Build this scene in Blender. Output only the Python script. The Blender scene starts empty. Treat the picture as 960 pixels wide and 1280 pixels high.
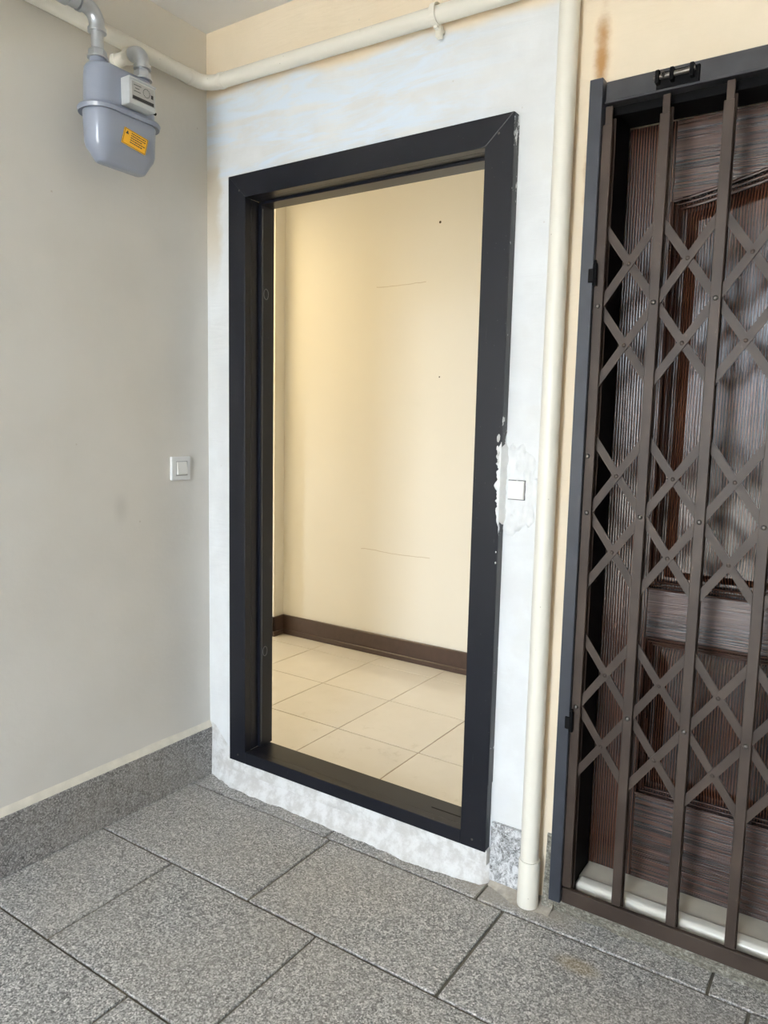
import bpy, bmesh, math, random
from mathutils import Vector, Matrix, noise as mnoise
PI = math.pi
S = bpy.context.scene
C = S.collection
random.seed(7)

# ---------------------------------------------------------------- camera, sky, light, exposure
cam_d = bpy.data.cameras.new('camera')
cam = bpy.data.objects.new('camera', cam_d)
C.objects.link(cam)
S.camera = cam
yaw, pitch, roll = 0.5858, -0.1168, 0.0221
fw = Vector((-math.sin(yaw)*math.cos(pitch), math.cos(yaw)*math.cos(pitch), math.sin(pitch)))
r0 = Vector((math.cos(yaw), math.sin(yaw), 0))
u0 = r0.cross(fw)
rt = r0*math.cos(roll) + u0*math.sin(roll)
up = -r0*math.sin(roll) + u0*math.cos(roll)
cam.matrix_world = Matrix(((rt.x, up.x, -fw.x, 1.98), (rt.y, up.y, -fw.y, -1.85), (rt.z, up.z, -fw.z, 1.30), (0, 0, 0, 1)))
cam_d.sensor_fit = 'VERTICAL'
cam_d.sensor_height = 32.0
cam_d.lens = 926.45/1280*32.0
cam_d.clip_start = 0.02
cam_d.clip_end = 100

w = bpy.data.worlds.new('sky')
S.world = w
w.use_nodes = True
wb = w.node_tree.nodes['Background']
wb.inputs[0].default_value = (0.79, 0.89, 1.0, 1)
wb.inputs[1].default_value = 24.0

S.view_settings.view_transform = 'Standard'
S.view_settings.look = 'None'
S.view_settings.gamma = 1.0
S.view_settings.exposure = 0.22
S.view_settings.use_curve_mapping = False
S.cycles.max_bounces = 10
S.cycles.diffuse_bounces = 7
S.cycles.use_denoising = True

def area(name, loc, rot, sx, sy, power, col, portal=False):
    l = bpy.data.lights.new(name, 'AREA')
    l.shape = 'RECTANGLE'; l.size = sx; l.size_y = sy
    l.energy = power; l.color = col
    if portal: l.cycles.is_portal = True
    o = bpy.data.objects.new(name, l)
    C.objects.link(o)
    o.location = loc; o.rotation_euler = rot
    return o
# portals in the two windows of the landing and in the window of the flat, so that their sky light is sampled well
area('rear_window_portal', (1.40, -3.98, 1.28), (PI/2, 0, 0), 1.1, 2.44, 1, (1, 1, 1), True)
area('flat_window_portal', (-2.98, 0.36, 0.70), (PI/2, 0, -PI/2), 0.32, 1.0, 1, (1, 1, 1), True)
# added warm fill light under the flat's ceiling, left of the doorway view
area('flat_warm_fill', (-1.7, 0.75, 2.56), (0, 0, 0), 0.9, 0.9, 22, (1.0, 0.80, 0.46))
sun_d = bpy.data.lights.new('sun', 'SUN'); sun_d.energy = 110; sun_d.angle = 0.01; sun_d.color = (1.0, 0.90, 0.76)
sun = bpy.data.objects.new('sun', sun_d); C.objects.link(sun)
sun.rotation_euler = Vector((0.9, -0.06, 0.8)).to_track_quat('Z', 'Y').to_euler()

# ---------------------------------------------------------------- node helpers
class NT:
    def __init__(s, name):
        s.m = bpy.data.materials.new(name); s.m.use_nodes = True
        s.t = s.m.node_tree; s.n = s.t.nodes; s.b = s.n['Principled BSDF']
        s.pos = s.n.new('ShaderNodeNewGeometry').outputs['Position']
    def put(s, sock, v):
        if hasattr(v, 'links') or isinstance(v, bpy.types.NodeSocket): s.t.links.new(v, sock)
        elif isinstance(v, tuple) and len(v) == 3 and sock.type == 'RGBA': sock.default_value = (*v, 1)
        else: sock.default_value = v
    def math(s, op, a, b=0.0, c=None, clamp=False):
        n = s.n.new('ShaderNodeMath'); n.operation = op; n.use_clamp = clamp
        s.put(n.inputs[0], a); s.put(n.inputs[1], b)
        if c is not None: s.put(n.inputs[2], c)
        return n.outputs[0]
    def scale(s, v, k):
        n = s.n.new('ShaderNodeVectorMath'); n.operation = 'MULTIPLY'
        s.put(n.inputs[0], v); n.inputs[1].default_value = k
        return n.outputs[0]
    def offs(s, v, k):
        n = s.n.new('ShaderNodeVectorMath'); n.operation = 'ADD'
        s.put(n.inputs[0], v); n.inputs[1].default_value = k
        return n.outputs[0]
    def noise(s, sc, det=2.0, rough=0.5, v=None, dist=0.0):
        n = s.n.new('ShaderNodeTexNoise'); s.put(n.inputs['Vector'], v or s.pos)
        n.inputs['Scale'].default_value = sc; n.inputs['Detail'].default_value = det
        n.inputs['Roughness'].default_value = rough; n.inputs['Distortion'].default_value = dist
        return n.outputs['Fac']
    def vor(s, sc, v=None, out='Color', feat='F1'):
        n = s.n.new('ShaderNodeTexVoronoi'); n.feature = feat; s.put(n.inputs['Vector'], v or s.pos)
        n.inputs['Scale'].default_value = sc
        return n.outputs[out]
    def ramp(s, f, *st):
        n = s.n.new('ShaderNodeValToRGB'); s.put(n.inputs[0], f); e = n.color_ramp.elements
        while len(e) < len(st): e.new(0.5)
        for k, (p, c) in enumerate(st):
            if not isinstance(c, tuple): c = (c, c, c)
            e[k].position = p; e[k].color = (*c, 1)
        return n.outputs[0]
    def step(s, f, a, b):          # smooth 0..1 between a and b
        n = s.n.new('ShaderNodeMapRange'); n.interpolation_type = 'SMOOTHSTEP'; s.put(n.inputs[0], f)
        n.inputs[1].default_value = a; n.inputs[2].default_value = b
        return n.outputs[0]
    def mix(s, f, a, b, mode='MIX'):
        n = s.n.new('ShaderNodeMix'); n.data_type = 'RGBA'; n.blend_type = mode
        s.put(n.inputs[0], f); s.put(n.inputs[6], a); s.put(n.inputs[7], b)
        return n.outputs[2]
    def xyz(s, v=None):
        n = s.n.new('ShaderNodeSeparateXYZ'); s.put(n.inputs[0], v or s.pos); return n.outputs
    def bump(s, h, strength=0.3, dist=0.002, normal=None):
        n = s.n.new('ShaderNodeBump'); s.put(n.inputs['Height'], h)
        n.inputs['Strength'].default_value = strength; n.inputs['Distance'].default_value = dist
        if normal: s.put(n.inputs['Normal'], normal)
        s.t.links.new(n.outputs[0], s.b.inputs['Normal']); return n.outputs[0]
    def fin(s, col=None, rough=None, metal=None, **k):
        if col is not None: s.put(s.b.inputs['Base Color'], col)
        if rough is not None: s.put(s.b.inputs['Roughness'], rough)
        if metal is not None: s.put(s.b.inputs['Metallic'], metal)
        for a, v in k.items(): s.put(s.b.inputs[a.replace('_', ' ')], v)
        return s.m
    def blob(s, x, z, rx, rz, ax=0, soft=0.5, nz=None):     # soft patch at a place of the wall
        o = s.xyz()
        a = s.math('DIVIDE', s.math('SUBTRACT', o[ax], x), rx)
        b = s.math('DIVIDE', s.math('SUBTRACT', o[2] if ax != 3 else o[1], z), rz)
        d = s.math('SQRT', s.math('ADD', s.math('MULTIPLY', a, a), s.math('MULTIPLY', b, b)))
        if nz: d = s.math('ADD', d, nz)
        return s.math('SUBTRACT', 1.0, s.step(d, 1-soft, 1+soft*0.3))

def plain(name, col, rough=0.5, metal=0.0, var=0.06, sc=30, bump=0.0, bsc=200):
    t = NT(name)
    f = t.noise(sc, 4)
    c = t.ramp(f, (0.3, tuple(x*(1-var) for x in col)), (0.7, tuple(min(1, x*(1+var)) for x in col)))
    if bump: t.bump(t.noise(bsc, 3), bump, 0.001)
    return t.fin(c, rough, metal)

def mat_back_wall():
    t = NT('plastered_wall'); o = t.xyz()
    n1 = t.noise(5, 5, 0.6); n2 = t.noise(18, 5, 0.6); nw = t.noise(2.2, 3)
    cream = t.mix(t.step(n1, 0.35, 0.7), (0.78, 0.66, 0.49), (0.82, 0.70, 0.53))
    plaster = t.mix(t.step(n1, 0.38, 0.66), (0.70, 0.70, 0.69), (0.76, 0.765, 0.76))
    # trowelled streaks, drawn out along x; blue skylight painted into those above the frame
    st = t.noise(9, 5, 0.65, t.scale(t.pos, (0.35, 1, 2.2)), 0.6)
    near = t.math('MULTIPLY', t.step(o[2], 2.06, 2.14), t.math('SUBTRACT', 1.0, t.step(o[0], 0.75, 1.25)))
    plaster = t.mix(t.math('MULTIPLY', t.step(st, 0.40, 0.60), near), plaster, (0.70, 0.775, 0.86))
    # left strip beside the corner: old beige paint showing
    bz = t.math('ADD', o[0], t.math('MULTIPLY', t.math('SUBTRACT', n1, 0.5), 0.12))
    lb = t.math('SUBTRACT', 1.0, t.step(bz, 0.05, 0.085))
    lb = t.math('MULTIPLY', lb, t.math('MULTIPLY', t.step(o[2], 1.70, 1.95), t.math('SUBTRACT', 1.0, t.step(o[2], 2.12, 2.2))))
    plaster = t.mix(lb, plaster, (0.62, 0.56, 0.46))
    # cream paint above the pipe and right of the vertical pipe
    zz = t.math('ADD', o[2], t.math('MULTIPLY', t.math('SUBTRACT', nw, 0.5), 0.16))
    up_ = t.step(zz, 2.345, 2.385)
    rt_ = t.step(t.math('ADD', o[0], t.math('MULTIPLY', t.math('SUBTRACT', n2, 0.5), 0.02)), 1.262, 1.272)
    m = t.math('MAXIMUM', up_, rt_)
    c = t.mix(m, plaster, cream)
    # yellowed greyish old paint bits on the strip between frame and pipe
    g = t.math('MULTIPLY', t.step(o[0], 1.15, 1.20), t.math('SUBTRACT', 1.0, t.step(o[0], 1.255, 1.265)))
    g = t.math('MULTIPLY', g, t.step(t.noise(3.1, 4, 0.6, t.offs(t.pos, (3, 0, 1))), 0.52, 0.60))
    c = t.mix(t.math('MULTIPLY', g, 0.55), c, (0.70, 0.69, 0.655))
    # rust runs beside the top of the grille
    r1 = t.blob(1.350, 2.17, 0.022, 0.13, nz=t.math('MULTIPLY', t.math('SUBTRACT', n2, 0.5), 1.4), soft=0.9)
    r2 = t.blob(1.338, 1.93, 0.02, 0.10, nz=t.math('MULTIPLY', t.math('SUBTRACT', n2, 0.5), 1.6), soft=0.9)
    c = t.mix(t.math('MULTIPLY', t.math('MAXIMUM', r1, r2), 1.0), c, (0.40, 0.21, 0.07))
    # pits
    v = t.vor(14, None, 'Distance')
    c = t.mix(t.math('MULTIPLY', t.math('LESS_THAN', v, 0.035), 0.35), c, (0.5, 0.45, 0.38))
    h = t.math('ADD', t.math('MULTIPLY', st, 1.0), t.math('MULTIPLY', n2, 0.5))
    t.bump(h, 0.35, 0.006)
    return t.fin(c, 0.75)
def mat_left_wall():
    t = NT('grey_beige_paint'); o = t.xyz()
    n1 = t.noise(3, 4, 0.5); n2 = t.noise(60, 3)
    c = t.mix(t.step(n1, 0.3, 0.7), (0.60, 0.575, 0.525), (0.64, 0.615, 0.565))
    c = t.mix(t.math('MULTIPLY', t.step(o[2], 2.0, 2.5), 0.45), c, (0.74, 0.68, 0.56))
    sm = t.blob(-0.37, 1.02, 0.03, 0.05, 1, 0.9)
    c = t.mix(t.math('MULTIPLY', sm, 0.25), c, (0.33, 0.32, 0.30))
    v = t.vor(7, None, 'Distance')
    c = t.mix(t.math('MULTIPLY', t.math('LESS_THAN', v, 0.022), 0.5), c, (0.42, 0.36, 0.28))
    t.bump(t.math('ADD', n2, t.math('MULTIPLY', n1, 4)), 0.12, 0.004)
    return t.fin(c, 0.42)
def mat_far_wall():
    t = NT('cream_flat_wall'); o = t.xyz()
    n1 = t.noise(2.5, 3)
    c = t.mix(n1, (0.80, 0.765, 0.675), (0.82, 0.785, 0.70))
    def crack(x0, x1, z0, k):
        zl = t.math('ADD', t.math('SUBTRACT', o[2], z0), t.math('MULTIPLY', t.math('SUBTRACT', t.noise(k, 3), 0.5), 0.05))
        a = t.math('LESS_THAN', t.math('ABSOLUTE', zl), 0.0018)
        b = t.math('MULTIPLY', t.math('GREATER_THAN', o[0], x0), t.math('LESS_THAN', o[0], x1))
        return t.math('MULTIPLY', a, b)
    m = t.math('ADD', crack(-0.35, -0.04, 2.035, 5), crack(-0.42, 0.03, 0.60, 4))
    c = t.mix(t.math('MULTIPLY', m, 0.55), c, (0.45, 0.36, 0.24))
    t.bump(t.noise(40, 3), 0.1, 0.002)
    return t.fin(c, 0.6)
def mat_granite(name, k=1.0, tint=(1, 1, 1), smear=0.0):
    t = NT(name)
    oi = t.n.new('ShaderNodeObjectInfo')
    p = t.pos
    va = t.xyz(t.vor(230, p, 'Color'))[0]
    vb = t.xyz(t.vor(430, t.offs(p, (3, 1, 2)), 'Color'))[1]
    f = t.math('ADD', t.math('MULTIPLY', va, 0.55), t.math('MULTIPLY', vb, 0.45))
    def q(v): return tuple(v*k*a for a in tint)
    c = t.ramp(f, (0.15, q(0.05)), (0.35, q(0.20)), (0.52, q(0.33)), (0.70, q(0.50)), (0.88, q(0.82)))
    warm = t.step(t.noise(1.6, 3), 0.40, 0.62)
    c = t.mix(t.math('MULTIPLY', warm, 0.30), c, t.mix(0.5, c, (0.36, 0.31, 0.25)))
    big = t.math('LESS_THAN', t.vor(42, p, 'Distance'), 0.10)
    c = t.mix(t.math('MULTIPLY', big, 0.45), c, q(0.62))
    # dust film and per-tile tone
    d = t.step(t.noise(3.5, 4, 0.6), 0.42, 0.75)
    c = t.mix(t.math('MULTIPLY', d, 0.22), c, (0.42, 0.39, 0.34))
    c = t.mix(0.12, c, t.mix(oi.outputs['Random'], q(0.22), q(0.5)))
    if smear:
        sm = t.noise(34, 6, 0.75, t.scale(p, (1, 1, 0.8)), 1.0)
        c = t.mix(t.math('MULTIPLY', t.step(sm, 0.44, 0.62), smear), c, (0.78, 0.78, 0.78))
    t.bump(f, 0.10, 0.0008)
    return t, c
def mat_floor_granite():
    t, c = mat_granite('grey_granite', 1.0, (1.0, 0.975, 0.935))
    o = t.xyz()
    a = t.math('DIVIDE', t.math('SUBTRACT', o[0], 1.47), 0.07)
    b = t.math('DIVIDE', t.math('SUBTRACT', o[1], -0.185), 0.035)
    d = t.math('SQRT', t.math('ADD', t.math('MULTIPLY', a, a), t.math('MULTIPLY', b, b)))
    m = t.math('SUBTRACT', 1.0, t.step(d, 0.3, 1.1))
    c = t.mix(t.math('MULTIPLY', m, 0.35), c, (0.36, 0.25, 0.08))
    # cement film at the foot of the wall around the pipe
    e = t.math('ADD', o[1], t.math('MULTIPLY', t.math('SUBTRACT', t.noise(9, 4), 0.5), 0.10))
    e = t.math('MULTIPLY', t.step(e, -0.11, -0.05), t.step(o[0], 1.00, 1.15))
    e = t.math('MULTIPLY', e, t.math('SUBTRACT', 1.0, t.step(o[0], 1.34, 1.46)))
    c = t.mix(t.math('MULTIPLY', e, 0.75), c, (0.40, 0.36, 0.30))
    return t.fin(c, t.math('ADD', 0.38, t.math('MULTIPLY', t.noise(20, 3), 0.25)))
def mat_wood(name, axis):
    """fine ribs along the grain axis, irregular in width, over slow colour changes"""
    t = NT(name)
    tc = t.n.new('ShaderNodeTexCoord').outputs['Object']
    wv = t.n.new('ShaderNodeTexWave'); wv.wave_type = 'BANDS'; wv.bands_direction = 'X' if axis == 'z' else 'Z'
    t.put(wv.inputs['Vector'], t.scale(tc, {'z': (1, 1, 0.12), 'x': (0.12, 1, 1)}[axis]))
    wv.inputs['Scale'].default_value = 47; wv.inputs['Distortion'].default_value = 1.6
    wv.inputs['Detail'].default_value = 2.0; wv.inputs['Detail Scale'].default_value = 1.2
    n2 = t.noise(1.0, 3, 0.65, t.scale(tc, {'z': (330, 330, 9), 'x': (9, 330, 330)}[axis]), 0.1)
    n3 = t.noise(1.0, 3, 0.7, t.scale(tc, {'z': (150, 0, 1.6), 'x': (2.2, 0, 270)}[axis]))
    if axis == 'z': n = t.math('ADD', t.math('MULTIPLY', wv.outputs['Fac'], 0.45), t.math('ADD', t.math('MULTIPLY', n2, 0.2), t.math('MULTIPLY', n3, 0.35)))
    else: n = t.math('MULTIPLY_ADD', t.math('SUBTRACT', n3, 0.5), 2.0, 0.5)
    big = t.noise(1.0, 3, 0.6, t.scale(tc, {'z': (12, 12, 1.0), 'x': (1.0, 12, 12)}[axis]), 0.2)
    c = t.ramp(n, (0.25, (0.006, 0.0025, 0.0015)), (0.50, (0.036, 0.014, 0.008)), (0.80, (0.085, 0.034, 0.019)))
    c = t.mix(t.math('MULTIPLY', t.step(big, 0.4, 0.65), 0.3), c, (0.075, 0.022, 0.009))
    t.bump(n, 0.8 if axis == 'z' else 0.6, 0.0013)
    return t.fin(c, 0.26, 0.0, Coat_Weight=0.15, Coat_Roughness=0.18)
def mat_trim_wood():
    t = NT('dark_wood_moulding')
    c = t.mix(t.noise(30, 4), (0.022, 0.008, 0.005), (0.060, 0.022, 0.012))
    return t.fin(c, 0.24, 0.0, Coat_Weight=0.2, Coat_Roughness=0.15)
def mat_black_frame():
    t = NT('black_painted_steel'); n = t.noise(40, 4)
    c = t.mix(t.noise(6, 3), (0.005, 0.006, 0.010), (0.008, 0.009, 0.015))
    sc = t.step(t.noise(1.0, 4, 0.6, t.scale(t.pos, (60, 60, 9)), 1.0), 0.70, 0.76)
    c = t.mix(t.math('MULTIPLY', sc, 0.10), c, (0.35, 0.36, 0.37))
    sp = t.math('LESS_THAN', t.vor(60, None, 'Distance'), 0.035)
    c = t.mix(t.math('MULTIPLY', sp, 0.35), c, (0.5, 0.5, 0.5))
    t.bump(n, 0.05, 0.001)
    return t.fin(c, 0.34, Specular_IOR_Level=0.38)
def mat_spatter():
    t = NT('frame_edge_with_plaster_specks'); o = t.xyz()
    n = t.noise(45, 4, 0.7, t.scale(t.pos, (1, 1, 0.45)))
    zone = t.math('MAXIMUM', t.step(o[2], 1.75, 2.05), t.math('SUBTRACT', 1.0, t.step(t.math('ABSOLUTE', t.math('SUBTRACT', o[2], 1.16)), 0.12, 0.2)))
    thr = t.math('ADD', n, t.math('MULTIPLY', zone, 0.14))
    m = t.step(thr, 0.66, 0.70)
    c = t.mix(m, (0.014, 0.015, 0.019), (0.72, 0.73, 0.73))
    return t.fin(c, 0.4)
def mat_meter():
    t = NT('blue_grey_enamel')
    c = t.mix(t.noise(8, 2), (0.235, 0.265, 0.335), (0.26, 0.29, 0.36))
    t.bump(t.noise(120, 2), 0.03, 0.001)
    return t.fin(c, 0.28, 0.0, Coat_Weight=0.4, Coat_Roughness=0.15)
def mat_inner_tile():
    t = NT('cream_floor_tile'); oi = t.n.new('ShaderNodeObjectInfo')
    c = t.mix(t.step(t.noise(5, 5, 0.65), 0.35, 0.7), (0.715, 0.68, 0.62), (0.745, 0.71, 0.655))
    d = t.step(t.noise(11, 6, 0.75), 0.56, 0.68)
    near = t.math('SUBTRACT', 1.0, t.step(t.xyz()[1], 0.5, 1.1))
    c = t.mix(t.math('MULTIPLY', t.math('MULTIPLY', d, near), 0.35), c, (0.50, 0.46, 0.39))
    c = t.mix(0.08, c, t.mix(oi.outputs['Random'], (0.45, 0.4, 0.33), (0.85, 0.8, 0.7)))
    return t.fin(c, t.math('ADD', 0.10, t.math('MULTIPLY', t.step(t.noise(9, 5), 0.3, 0.8), 0.12)), Specular_IOR_Level=0.6)
def mat_rough_plaster():
    t = NT('rough_white_plaster')
    n = t.noise(22, 6, 0.7); n2 = t.noise(70, 4)
    c = t.mix(t.step(n, 0.38, 0.62), (0.56, 0.54, 0.51), (0.72, 0.71, 0.69))
    t.bump(t.math('ADD', n, t.math('MULTIPLY', n2, 0.4)), 0.6, 0.006)
    return t.fin(c, 0.85)
def mat_crumbly():
    t = NT('crumbly_cement')
    n = t.noise(95, 6, 0.8)
    c = t.ramp(n, (0.38, (0.13, 0.115, 0.09)), (0.52, (0.30, 0.275, 0.22)), (0.66, (0.58, 0.55, 0.46)))
    t.bump(n, 0.9, 0.008)
    return t.fin(c, 0.9)
def mat_gate():
    t = NT('brown_painted_flat_iron')
    c = t.mix(t.step(t.noise(7, 4), 0.35, 0.7), (0.038, 0.025, 0.018), (0.056, 0.039, 0.029))
    r = t.step(t.noise(30, 5, 0.7), 0.66, 0.72)
    c = t.mix(t.math('MULTIPLY', r, 0.4), c, (0.13, 0.09, 0.07))
    t.bump(t.noise(90, 3), 0.08, 0.001)
    return t.fin(c, 0.45, Specular_IOR_Level=0.3)
def mat_zinc():
    t = NT('galvanised_steel')
    c = t.mix(t.noise(35, 4), (0.42, 0.44, 0.46), (0.62, 0.64, 0.66))
    t.bump(t.noise(150, 3), 0.1, 0.001)
    return t.fin(c, 0.33, 0.75)
def mat_pipe():
    t = NT('cream_painted_pipe')
    c = t.mix(t.noise(10, 4), (0.76, 0.715, 0.61), (0.82, 0.78, 0.68))
    v = t.math('LESS_THAN', t.vor(26, None, 'Distance'), 0.035)
    c = t.mix(t.math('MULTIPLY', v, 0.6), c, (0.28, 0.22, 0.16))
    t.bump(t.noise(60, 3), 0.12, 0.002)
    return t.fin(c, 0.38)

M = dict(back=mat_back_wall(), lumpy=plain('lumpy_white_plaster', (0.735, 0.735, 0.72), 0.85, var=0.05, sc=40, bump=0.8, bsc=45), left=mat_left_wall(), far=mat_far_wall(), floor=mat_floor_granite(),
         wood_z=mat_wood('dark_wood_upright_grain', 'z'), wood_t=mat_trim_wood(), wood_x=mat_wood('dark_wood_level_grain', 'x'),
         black=mat_black_frame(), specks=mat_spatter(), meter=mat_meter(), itile=mat_inner_tile(),
         rough=mat_rough_plaster(), crumb=mat_crumbly(), gate=mat_gate(), zinc=mat_zinc(), pipe=mat_pipe(),
         ceil=plain('ceiling_paint', (0.70, 0.69, 0.67), 0.8, var=0.03, sc=4),
         grout=plain('dirty_grout', (0.13, 0.115, 0.09), 0.9, var=0.25, sc=40, bump=0.4),
         igrout=plain('tile_grout', (0.33, 0.27, 0.20), 0.9, var=0.2, sc=40),
         post=plain('blue_black_steel', (0.030, 0.034, 0.044), 0.36, var=0.15, sc=20, bump=0.05),
         head=plain('grey_black_steel', (0.030, 0.030, 0.034), 0.42, var=0.25, sc=20, bump=0.08),
         dark=plain('matt_black_steel', (0.004, 0.004, 0.0045), 0.7, var=0.2),  # near-black matt steel for lining, channel and fittings
         plastic=plain('white_switch_plastic', (0.74, 0.74, 0.73), 0.28, var=0.02),
         plastic2=plain('ivory_plastic', (0.80, 0.79, 0.75), 0.35, var=0.02),
         ledge=plain('cream_plaster_ledge', (0.66, 0.62, 0.53), 0.7, var=0.08, sc=30, bump=0.3, bsc=60),
         brown=plain('brown_skirting', (0.075, 0.048, 0.040), 0.32, var=0.1),
         stone=plain('cream_marble', (0.62, 0.57, 0.47), 0.38, var=0.10, sc=12),
         stoneface=plain('polished_lit_marble_nosing', (0.84, 0.80, 0.70), 0.18, var=0.05, sc=12),  # paler than the slab: light on the front edge painted in
         yellow=plain('yellow_sticker', (0.86, 0.46, 0.015), 0.45, var=0.04),
         ink=plain('black_ink', (0.02, 0.02, 0.02), 0.5),
         grey_box=plain('light_grey_plastic', (0.50, 0.52, 0.52), 0.35, var=0.05),
         plate=plain('printed_plate', (0.36, 0.36, 0.345), 0.3, var=0.05),
         bronze=plain('dull_rivet', (0.10, 0.09, 0.08), 0.3, metal=0.6),
         hole=plain('hole_dark', (0.05, 0.035, 0.02), 0.9),
         alu=plain('white_window_frame', (0.75, 0.75, 0.75), 0.4),
         offw=plain('plain_beige_wall', (0.36, 0.33, 0.29), 0.7, var=0.03, sc=4),
         swgap=plain('grey_gap', (0.33, 0.33, 0.32), 0.5), ring=plain('scribed_grey_mark', (0.12, 0.12, 0.12), 0.5))
M['dark'].node_tree.nodes['Principled BSDF'].inputs['Specular IOR Level'].default_value = 0.1

# ---------------------------------------------------------------- mesh helpers
def link(name, bm, mat, parent=None, smooth=False, **props):
    me = bpy.data.meshes.new(name)
    bmesh.ops.recalc_face_normals(bm, faces=bm.faces[:])
    bm.to_mesh(me); bm.free()
    for mt in (mat if isinstance(mat, (list, tuple)) else [mat]): me.materials.append(mt)
    if smooth:
        for p in me.polygons: p.use_smooth = True
        try: me.set_sharp_from_angle(angle=math.radians(38))
        except Exception: pass
    o = bpy.data.objects.new(name, me); C.objects.link(o)
    if parent: o.parent = parent
    for k, v in props.items(): o[k] = v
    return o
def thing(name, label, cat, loc=(0, 0, 0), group=None, kind=None):
    o = bpy.data.objects.new(name, None); C.objects.link(o); o.location = loc
    o.empty_display_size = 0.1
    o['label'] = label; o['category'] = cat
    if group: o['group'] = group
    if kind: o['kind'] = kind
    return o
def box(bm, x0, x1, y0, y1, z0, z1, bev=0.0, seg=1):
    b = bmesh.new()
    bmesh.ops.create_cube(b, size=1)
    for v in b.verts:
        v.co = Vector((x0 if v.co.x < 0 else x1, y0 if v.co.y < 0 else y1, z0 if v.co.z < 0 else z1))
    if bev: bmesh.ops.bevel(b, geom=b.edges[:], offset=bev, segments=seg, profile=0.5, affect='EDGES')
    me = bpy.data.meshes.new('tmp'); b.to_mesh(me); b.free(); bm.from_mesh(me); bpy.data.meshes.remove(me)
    return bm
def B(*a, **k): return box(bmesh.new(), *a, **k)
def sweep(bm, pts, rads, seg=20, caps=True):
    """round tube through pts; rads one radius per point"""
    pts = [Vector(p) for p in pts]
    rings = []
    t0 = (pts[1]-pts[0]).normalized()
    a = t0.orthogonal().normalized()
    for i, p in enumerate(pts):
        if i == 0: t = (pts[1]-pts[0])
        elif i == len(pts)-1: t = (pts[-1]-pts[-2])
        else: t = (pts[i+1]-pts[i]).normalized()+(pts[i]-pts[i-1]).normalized()
        if t.length < 1e-9: t = t0
        t = t.normalized(); t0 = t
        a = (a - t*a.dot(t)).normalized(); b = t.cross(a)
        r = rads if isinstance(rads, (int, float)) else rads[i]
        rings.append([bm.verts.new(p+(a*math.cos(k*2*PI/seg)+b*math.sin(k*2*PI/seg))*r) for k in range(seg)])
    for r1, r2 in zip(rings, rings[1:]):
        for k in range(seg): bm.faces.new((r1[k], r1[(k+1) % seg], r2[(k+1) % seg], r2[k]))
    if caps: bm.faces.new(rings[0]); bm.faces.new(rings[-1])
    return bm
def bend(p0, c, p1, n=8):
    """quadratic arc p0 -> p1 around corner c"""
    p0, c, p1 = map(Vector, (p0, c, p1))
    return [p0*(1-t)**2+c*2*t*(1-t)+p1*t*t for t in [i/n for i in range(n+1)]]
def prism(bm, poly, f, t0, t1):
    """poly of (u, v) extruded; f(u, v, t) gives a point"""
    a = [bm.verts.new(f(u, v, t0)) for u, v in poly]
    b = [bm.verts.new(f(u, v, t1)) for u, v in poly]
    bm.faces.new(a); bm.faces.new(b[::-1])
    n = len(poly)
    for i in range(n): bm.faces.new((a[i], b[i], b[(i+1) % n], a[(i+1) % n]))
    return bm
def rounded(x0, x1, y0, y1, r, n=6):
    out = []
    for cx, cy, a0 in ((x1-r, y1-r, 0), (x0+r, y1-r, 90), (x0+r, y0+r, 180), (x1-r, y0+r, 270)):
        for k in range(n+1):
            a = math.radians(a0+90*k/n); out.append((cx+r*math.cos(a), cy+r*math.sin(a)))
    return out
def loft(bm, rings, caps=True):
    vs = [[bm.verts.new(p) for p in r] for r in rings]
    for a, b in zip(vs, vs[1:]):
        n = len(a)
        for k in range(n): bm.faces.new((a[k], a[(k+1) % n], b[(k+1) % n], b[k]))
    if caps: bm.faces.new(vs[0]); bm.faces.new(vs[-1])
    return bm
def dome(bm, c, r, axis, h=0.5, seg=12):
    """small rivet head at c bulging along axis (unit Vector)"""
    c = Vector(c); ax = Vector(axis); a = ax.orthogonal().normalized(); b = ax.cross(a)
    rings = []
    for i in range(4):
        t = i/4*PI/2
        rings.append([c+ax*(r*h*math.sin(t))+(a*math.cos(k*2*PI/seg)+b*math.sin(k*2*PI/seg))*r*math.cos(t) for k in range(seg)])
    return loft(bm, rings)

# ---------------------------------------------------------------- setting
def st(name, bm, mat, label=None, smooth=False):
    o = link(name, bm, mat, None, smooth, kind='structure')
    if label: o['label'] = label
    return o
H = 2.58          # ceiling
XR, YR = 3.30, -4.0
# back wall with its two openings
bm = bmesh.new()
box(bm, -3.15, 0.14, 0, 0.10, -0.05, H+0.15)
box(bm, 0.14, 1.13, 0, 0.10, 2.085, H+0.15)
box(bm, 0.14, 1.13, 0, 0.10, -0.05, 0.105)
box(bm, 1.13, 1.345, 0, 0.10, -0.05, H+0.15)
box(bm, 1.345, 2.375, 0, 0.10, 2.107, H+0.15)
box(bm, 2.375, XR+0.15, 0, 0.10, -0.05, H+0.15)
box(bm, 1.345, 2.375, 0.162, 0.20, 0, 2.107)
box(bm, 1.30, 1.345, 0.10, 0.20, -0.05, H+0.15)
box(bm, 1.345, 2.375, 0.10, 0.20, 2.107, H+0.15)
box(bm, 2.375, 2.42, 0.10, 0.20, -0.05, H+0.15)
wall_back = st('wall_back', bm, M['back'], 'wall of patched white plaster turning cream beside the grille')
st('wall_left', B(-0.15, 0, YR-0.15, 0, 0, H), M['left'], 'grey beige painted side wall behind the gas meter')
bm = B(XR, XR+0.15, YR-0.15, 0, 0, H)
st('wall_right', bm, M['offw'])
bm = bmesh.new()      # rear wall of the landing with a tall window
RX0, RX1, RZ0, RZ1 = 0.85, 1.95, 0.06, 2.5
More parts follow.
